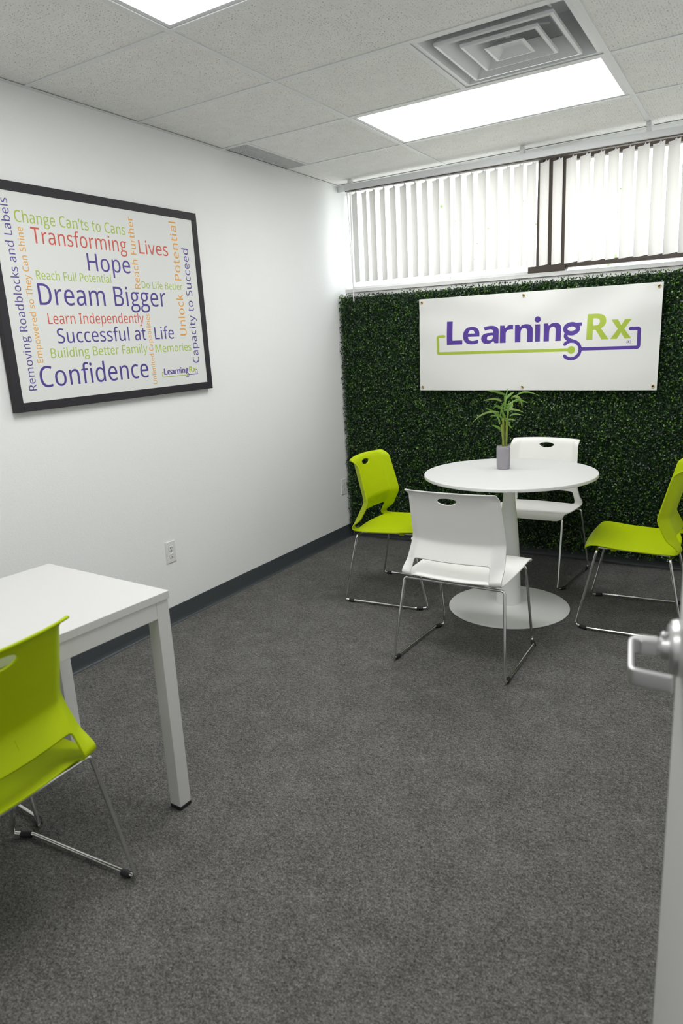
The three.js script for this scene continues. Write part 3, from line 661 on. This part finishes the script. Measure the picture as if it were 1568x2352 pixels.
makeChair(M.whitePlastic, 'white stacking chair behind round table, against the hedge', WH, [1.533, 0.405], [-0.057, 0.998]);
makeChair(M.limePlastic, 'lime green stacking chair in the foreground at the rectangular white table', GR, [1.044, 3.703], [-0.9996, 0.03]);
makeChair(M.limePlastic, 'stacking chair beyond the rectangular white table, only chrome sled legs showing', GR, [0.590, 3.640], [0.998, 0.06]);

// ------------------------------------------------------------------ round pedestal table
{
  const g = thing('round_table', 'round white pedestal table in front of the hedge', 'table'); g.position.set(1.568, 0, 1.0);
  const lathe = (o, n = 96) => new THREE.LatheGeometry(o.map(([r, y]) => new THREE.Vector2(r, y)), n);
  const Rt = 0.4445, yt = 0.753, th = 0.018;
  part('tabletop', lathe([[0.0001, yt - th], [Rt - 0.004, yt - th], [Rt - 0.001, yt - th + 0.0015], [Rt, yt - th + 0.004], [Rt, yt - 0.004], [Rt - 0.0012, yt - 0.0012], [Rt - 0.004, yt], [0.0001, yt]], 128), M.tableTop, g);
  const col = [[0.052, 0.7345], [0.050, 0.728], [0.0385, 0.722], [0.0355, 0.70], [0.0315, 0.67], [0.0300, 0.645], [0.0312, 0.62], [0.0355, 0.575], [0.0415, 0.52], [0.0485, 0.44], [0.055, 0.34], [0.0600, 0.23], [0.0635, 0.12], [0.0655, 0.045], [0.066, 0.0245]].reverse();
  const cs = new THREE.SplineCurve(col.map(([r, y]) => new THREE.Vector2(r, y))).getPoints(60).map((p) => [p.x, p.y]);
  part('pedestal', lathe(cs, 64), M.tableBase, g);
  part('base', lathe([[0.0001, 0.0], [0.319, 0.0], [0.3225, 0.002], [0.323, 0.005], [0.321, 0.0075], [0.30, 0.0095], [0.20, 0.0145], [0.12, 0.0185], [0.085, 0.0215], [0.072, 0.0265], [0.066, 0.028], [0.0001, 0.028]], 128), M.tableBase, g);
}

// ------------------------------------------------------------------ lucky bamboo in a ribbed pot
{
  const g = thing('potted_bamboo', 'small lucky bamboo in a ribbed lilac grey pot on round table', 'plant'); g.position.set(1.508, 0.753, 0.915);
  const RP = 0.0355, HP = 0.125, prof = [[0.0001, 0], [RP - 0.004, 0], [RP - 0.0015, 0.0015], [RP - 0.0008, 0.004], [RP, HP - 0.004], [RP - 0.0006, HP - 0.001], [RP - 0.0022, HP], [RP - 0.004, HP - 0.0012], [RP - 0.0045, HP - 0.02], [0.0001, HP - 0.02]];
  part('pot', new THREE.LatheGeometry(prof.map(([r, y]) => new THREE.Vector2(r, y)), 64), M.pot, g);
  // diagonal ribs in a herringbone band around the pot
  const ribs = []; const n = 52;
  for (let k = 0; k < n; k++) {
    const p = []; for (let j = 0; j <= 10; j++) { const t = j / 10, y = 0.012 + (HP - 0.024) * t, a = k / n * Math.PI * 2 + 1.3 * t; p.push([Math.cos(a) * (RP - 0.0007 + 0.0008 * t), y, Math.sin(a) * (RP - 0.0007 + 0.0008 * t)]); }
    ribs.push(rod(p, 0.0008, 0.001, 5));
  }
  const rib = part('ribs', merge(ribs), M.pot, g); rib.userData = { kind: 'stuff' };
  part('pebbles', new THREE.CylinderGeometry(RP - 0.0048, RP - 0.0048, 0.004, 32), M.soil, g, [0, HP - 0.017, 0]);
  // camera-facing direction is used only as the plane in which the plant happens to fan out
  const ax = V(0.85, 0, -0.527), az = V(0.527, 0, 0.85), K = 0.000326;
  const at = (zx, zy, d) => ax.clone().multiplyScalar((zx - 765) * K).addScaledVector(az, d).add(V(0, HP + (1050 - zy) * K, 0));
  const stalks = [[752, 1150, 752, 600, 0.004], [800, 1150, 808, 640, 0.008], [775, 1150, 780, 560, -0.012], [765, 1150, 715, 700, 0.015], [812, 1150, 840, 560, -0.008]];
  for (const [a, b, c, d, dep] of stalks) {
    const p0 = at(a, b, dep), p1 = at(c, d, dep * 1.6), st = part('stalk', rod([p0.toArray(), p0.clone().lerp(p1, 0.5).add(V(0.001, 0, 0.001)).toArray(), p1.toArray()], 0.0052, 0.02, 10), M.stalk, g);
    const rings = []; for (let k = 1; k < 5; k++) { const c0 = p0.clone().lerp(p1, k / 5), t = new THREE.TorusGeometry(0.0052, 0.0009, 6, 14); t.rotateX(Math.PI / 2); t.translate(c0.x, c0.y, c0.z); rings.push(t); }
    part('nodes', merge(rings), M.node, st);
  }
  const blade = (p0, p1, p2, w, mat) => {
    const c = new THREE.QuadraticBezierCurve3(p0, p1, p2), n = 12, pos = [], idx = [], uv = [];
    for (let i = 0; i <= n; i++) {
      const t = i / n, p = c.getPoint(t), tn = c.getTangent(t), side = tn.clone().cross(az).normalize(); side.addScaledVector(az, 0.55).normalize();
      const nn = tn.clone().cross(side).normalize(), hw = w * Math.sin(Math.PI * Math.min(1, 0.10 + t * 0.9)) ** 0.8 * (1 - 0.25 * t) + 0.0004;
      for (const k of [-1, 0, 1]) { const q = p.clone().addScaledVector(side, hw * k).addScaledVector(nn, k ? 0.12 * hw : -0.12 * hw); pos.push(q.x, q.y, q.z); uv.push(k * 0.5 + 0.5, t); }
      if (i) for (const k of [0, 1]) { const b = i * 3 + k, a = b - 3; idx.push(a, a + 1, b, a + 1, b + 1, b); }
    }
    const gg = new THREE.BufferGeometry(); gg.setAttribute('position', new THREE.Float32BufferAttribute(pos, 3)); gg.setAttribute('uv', new THREE.Float32BufferAttribute(uv, 2)); gg.setIndex(idx); gg.computeVertexNormals();
    part('leaf', gg, mat, g);
  };
  const L = [[820, 240, 690, 165, 485, 145, 9], [735, 330, 640, 250, 410, 297, 9], [780, 480, 765, 330, 855, 125, 7], [805, 295, 850, 225, 940, 185, 10], [975, 245, 1090, 130, 1375, 280, 6], [915, 255, 1060, 240, 1097, 490, 11], [925, 340, 1000, 285, 1168, 380, 9], [745, 470, 660, 340, 592, 450, 8], [745, 605, 640, 490, 480, 425, 10], [690, 500, 440, 440, 275, 675, 8], [735, 590, 620, 520, 528, 560, 7], [705, 560, 680, 520, 680, 650, 9], [785, 330, 720, 380, 690, 570, 9], [770, 470, 930, 430, 1105, 530, 8], [865, 575, 930, 510, 1055, 562, 6], [835, 610, 835, 700, 905, 780, 9], [730, 790, 670, 735, 600, 715, 10], [770, 860, 765, 800, 715, 785, 8], [780, 250, 800, 330, 760, 480, 9], [800, 430, 850, 400, 920, 320, 15], [780, 420, 800, 360, 850, 385, 8], [850, 480, 905, 450, 940, 330, 10], [800, 640, 760, 540, 735, 420, 9], [830, 560, 820, 480, 850, 330, 8], [900, 300, 895, 260, 960, 250, 7], [800, 640, 880, 610, 920, 635, 6], [700, 700, 690, 620, 660, 560, 7]];
  L.forEach(([a, b, c, d, e, f, w], i) => { const dep = rr(-0.02, 0.02), de = rr(-0.045, 0.045); blade(at(a, b, dep * 0.4), at(c, d, dep), at(e, f, de), w * 0.00080, i % 4 === 1 ? M.bladePale : M.blade); });
}

// ------------------------------------------------------------------ rectangular table in the left foreground
{
  const g = thing('rectangular_table', 'white rectangular table with square legs in the left foreground', 'table');
  const w = 0.62, l = 1.14, yt = 0.742, a = -0.055;
  // far right corner of the top stands at (1.183, 3.094)
  g.position.set(1.183, 0, 3.094); g.rotation.y = a;
  part('tabletop', rbox(-w, yt - 0.0245, 0, 0, yt, l, 0.0015), M.deskTop, g);
  const q = 0.046, e = 0.004, y1 = yt - 0.0247;
  for (const [x, z] of [[-e - q, e], [-w + e, e], [-e - q, l - e - q], [-w + e, l - e - q]]) {
    const leg = part('leg', rbox(x, 0.013, z, x + q, y1, z + q, 0.0012), M.deskLeg, g);
    part('foot_cap', rbox(x - 0.001, 0.0, z - 0.001, x + q + 0.001, 0.0125, z + q + 0.001, 0.002), M.black, leg);
  }
  const ap = 0.052;
  for (const x of [-e - 0.024, -w + e]) part('apron', rbox(x, y1 - ap, e + q + 0.0005, x + 0.024, y1, l - e - q - 0.0005, 0.001), M.deskLeg, g);
  for (const z of [e, l - e - 0.024]) part('apron', rbox(-w + e + q + 0.0005, y1 - ap, z, -e - q - 0.0005, y1, z + 0.024, 0.001), M.deskLeg, g);
}

// ------------------------------------------------------------------ open door with lever at the right edge
{
  const g = structure('door_1', 'open grey door seen almost edge on'); 
  const th = 0.044, len = 0.905, a = 0.2;
  g.position.set(2.604, 0, 3.36); g.rotation.y = 0.195;         // local +z runs along the door to its hinge, local -x is the face
  part('slab', rbox(0, 0.012, 0, th, 2.04, len, 0.002), M.door, g);
  const h = new THREE.Group(); h.name = 'door_handle'; h.userData = { label: 'satin chrome lever handle' }; g.add(h); h.position.set(0, 0.968, 0.070);
  const cyl = (r0, r1, d, n = 40) => { const c = new THREE.CylinderGeometry(r0, r1, d, n); c.rotateZ(Math.PI / 2); return c; };
  part('rose', merge([cyl(0.0435, 0.0435, 0.010).translate(-0.005, 0, 0), cyl(0.041, 0.0435, 0.008).translate(-0.014, 0, 0), cyl(0.034, 0.038, 0.004).translate(-0.020, 0, 0)]), M.satin, h);
  part('collar', merge([cyl(0.018, 0.021, 0.010).translate(-0.027, 0, 0), cyl(0.0135, 0.0135, 0.006).translate(-0.034, 0, 0)]), M.satin, h);
  part('keyhole_button', new THREE.SphereGeometry(0.006, 16, 12), M.satin, h, [-0.028, 0.020, 0.004]);
  // lever: flat bar out from the door, along it, and back towards it
  const bar = (() => {
    const pts = [[-0.037, 0], [-0.062, 0.0], [-0.074, 0.010], [-0.078, 0.105], [-0.070, 0.113], [-0.026, 0.126]];      // (x, z)
    const c = new THREE.CatmullRomCurve3(pts.map(([x, z]) => V(x, 0, z)), false, 'catmullrom', 0.15), n = 60, s = c.getPoints(n), pos = [], idx = [];
    const prof = []; for (let k = 0; k < 16; k++) { const t = k / 16 * Math.PI * 2, ca = Math.cos(t), sa = Math.sin(t); prof.push([Math.sign(ca) * Math.abs(ca) ** 0.3, Math.sign(sa) * Math.abs(sa) ** 0.3]); }
    for (let i = 0; i <= n; i++) {
      const t = c.getTangent(i / n), side = V(0, 1, 0).cross(t).normalize(), f = i / n, hy = f < 0.28 ? 0.0125 : 0.0125, hs = f < 0.22 ? 0.0125 : f < 0.36 ? 0.0125 - 0.0085 * (f - 0.22) / 0.14 : 0.0040;
      for (const [px, py] of prof) pos.push(s[i].x + side.x * hs * px, s[i].y + hy * py, s[i].z + side.z * hs * px);
      if (i) for (let k = 0; k < 16; k++) { const a0 = (i - 1) * 16 + k, b0 = (i - 1) * 16 + (k + 1) % 16; idx.push(a0, b0, a0 + 16, b0, b0 + 16, a0 + 16); }
    }
    for (let k = 1; k < 15; k++) { idx.push(0, k + 1, k); const o = n * 16; idx.push(o, o + k, o + k + 1); }
    const gg = new THREE.BufferGeometry(); gg.setAttribute('position', new THREE.Float32BufferAttribute(pos, 3)); gg.setIndex(idx); gg.computeVertexNormals();
    return gg;
  })();
  part('lever', bar, M.satin, h);
}

// ------------------------------------------------------------------ outdoors, beyond the window
{
  const g = structure('ground_outside'); part('lawn', box(-15, -0.6, -40, 20, -0.5, -0.21), M.ground, g);
}

{
  const lp = [0, 0, 0, 0.5, 0.5, 0.1, 0, 1.0, 0, -0.5, 0.5, 0.1], lg = new THREE.BufferGeometry();
  lg.setAttribute('position', new THREE.Float32BufferAttribute(lp, 3)); lg.setAttribute('uv', new THREE.Float32BufferAttribute(new Float32Array(8), 2)); lg.setIndex([0, 1, 2, 0, 2, 3]); lg.computeVertexNormals();
  const lm = phy({ color: lin(0.13, 0.24, 0.05), roughness: 0.7, transmission: 0.45, thickness: 0, side: THREE.DoubleSide });
  const mt = new THREE.Matrix4(), q = new THREE.Quaternion(), e = new THREE.Euler();
  for (const [x, z, r, h, n, label] of [[-0.46, -7.2, 1.9, 3.2, 180, 'sparse leafy tree outside the high window, washed out by daylight']]) {
    const g = thing('tree', label, 'tree'); g.position.set(x, -0.5, z);
    part('trunk', rod([[0, 0, 0], [0.05, h * 0.5, 0.03], [0, h + 0.3, 0]], 0.06, 0.3, 8), M.bark, g);
    const branches = []; for (let k = 0; k < 7; k++) { const a = k * 2.4, y = h - 0.6 + k * 0.14; branches.push(rod([[0, y, 0], [Math.cos(a) * r * 0.45, y + 0.35, Math.sin(a) * r * 0.45], [Math.cos(a) * r * 0.85, y + 0.5, Math.sin(a) * r * 0.85]], 0.0035, 0.1, 6)); }
    part('branches', merge(branches), M.bark, g);
    const im = new THREE.InstancedMesh(lg, lm, n); im.name = 'leaves'; im.userData = { kind: 'stuff' }; im.castShadow = im.receiveShadow = true;
    for (let i = 0; i < n; i++) {
      const a = rnd() * Math.PI * 2, cz = rr(-1, 1), k = r * (0.35 + 0.65 * Math.cbrt(rnd())), sq = Math.sqrt(1 - cz * cz);
      e.set(rr(-3, 3), rr(-3, 3), rr(-3, 3)); q.setFromEuler(e); const s = rr(0.06, 0.12);
      mt.compose(V(Math.cos(a) * sq * k, h + 0.2 + cz * k * 1.05, Math.sin(a) * sq * k), q, V(s * 0.6, s, s)); im.setMatrixAt(i, mt);
    }
    g.add(im);
  }
}

renderer.render(scene, camera);
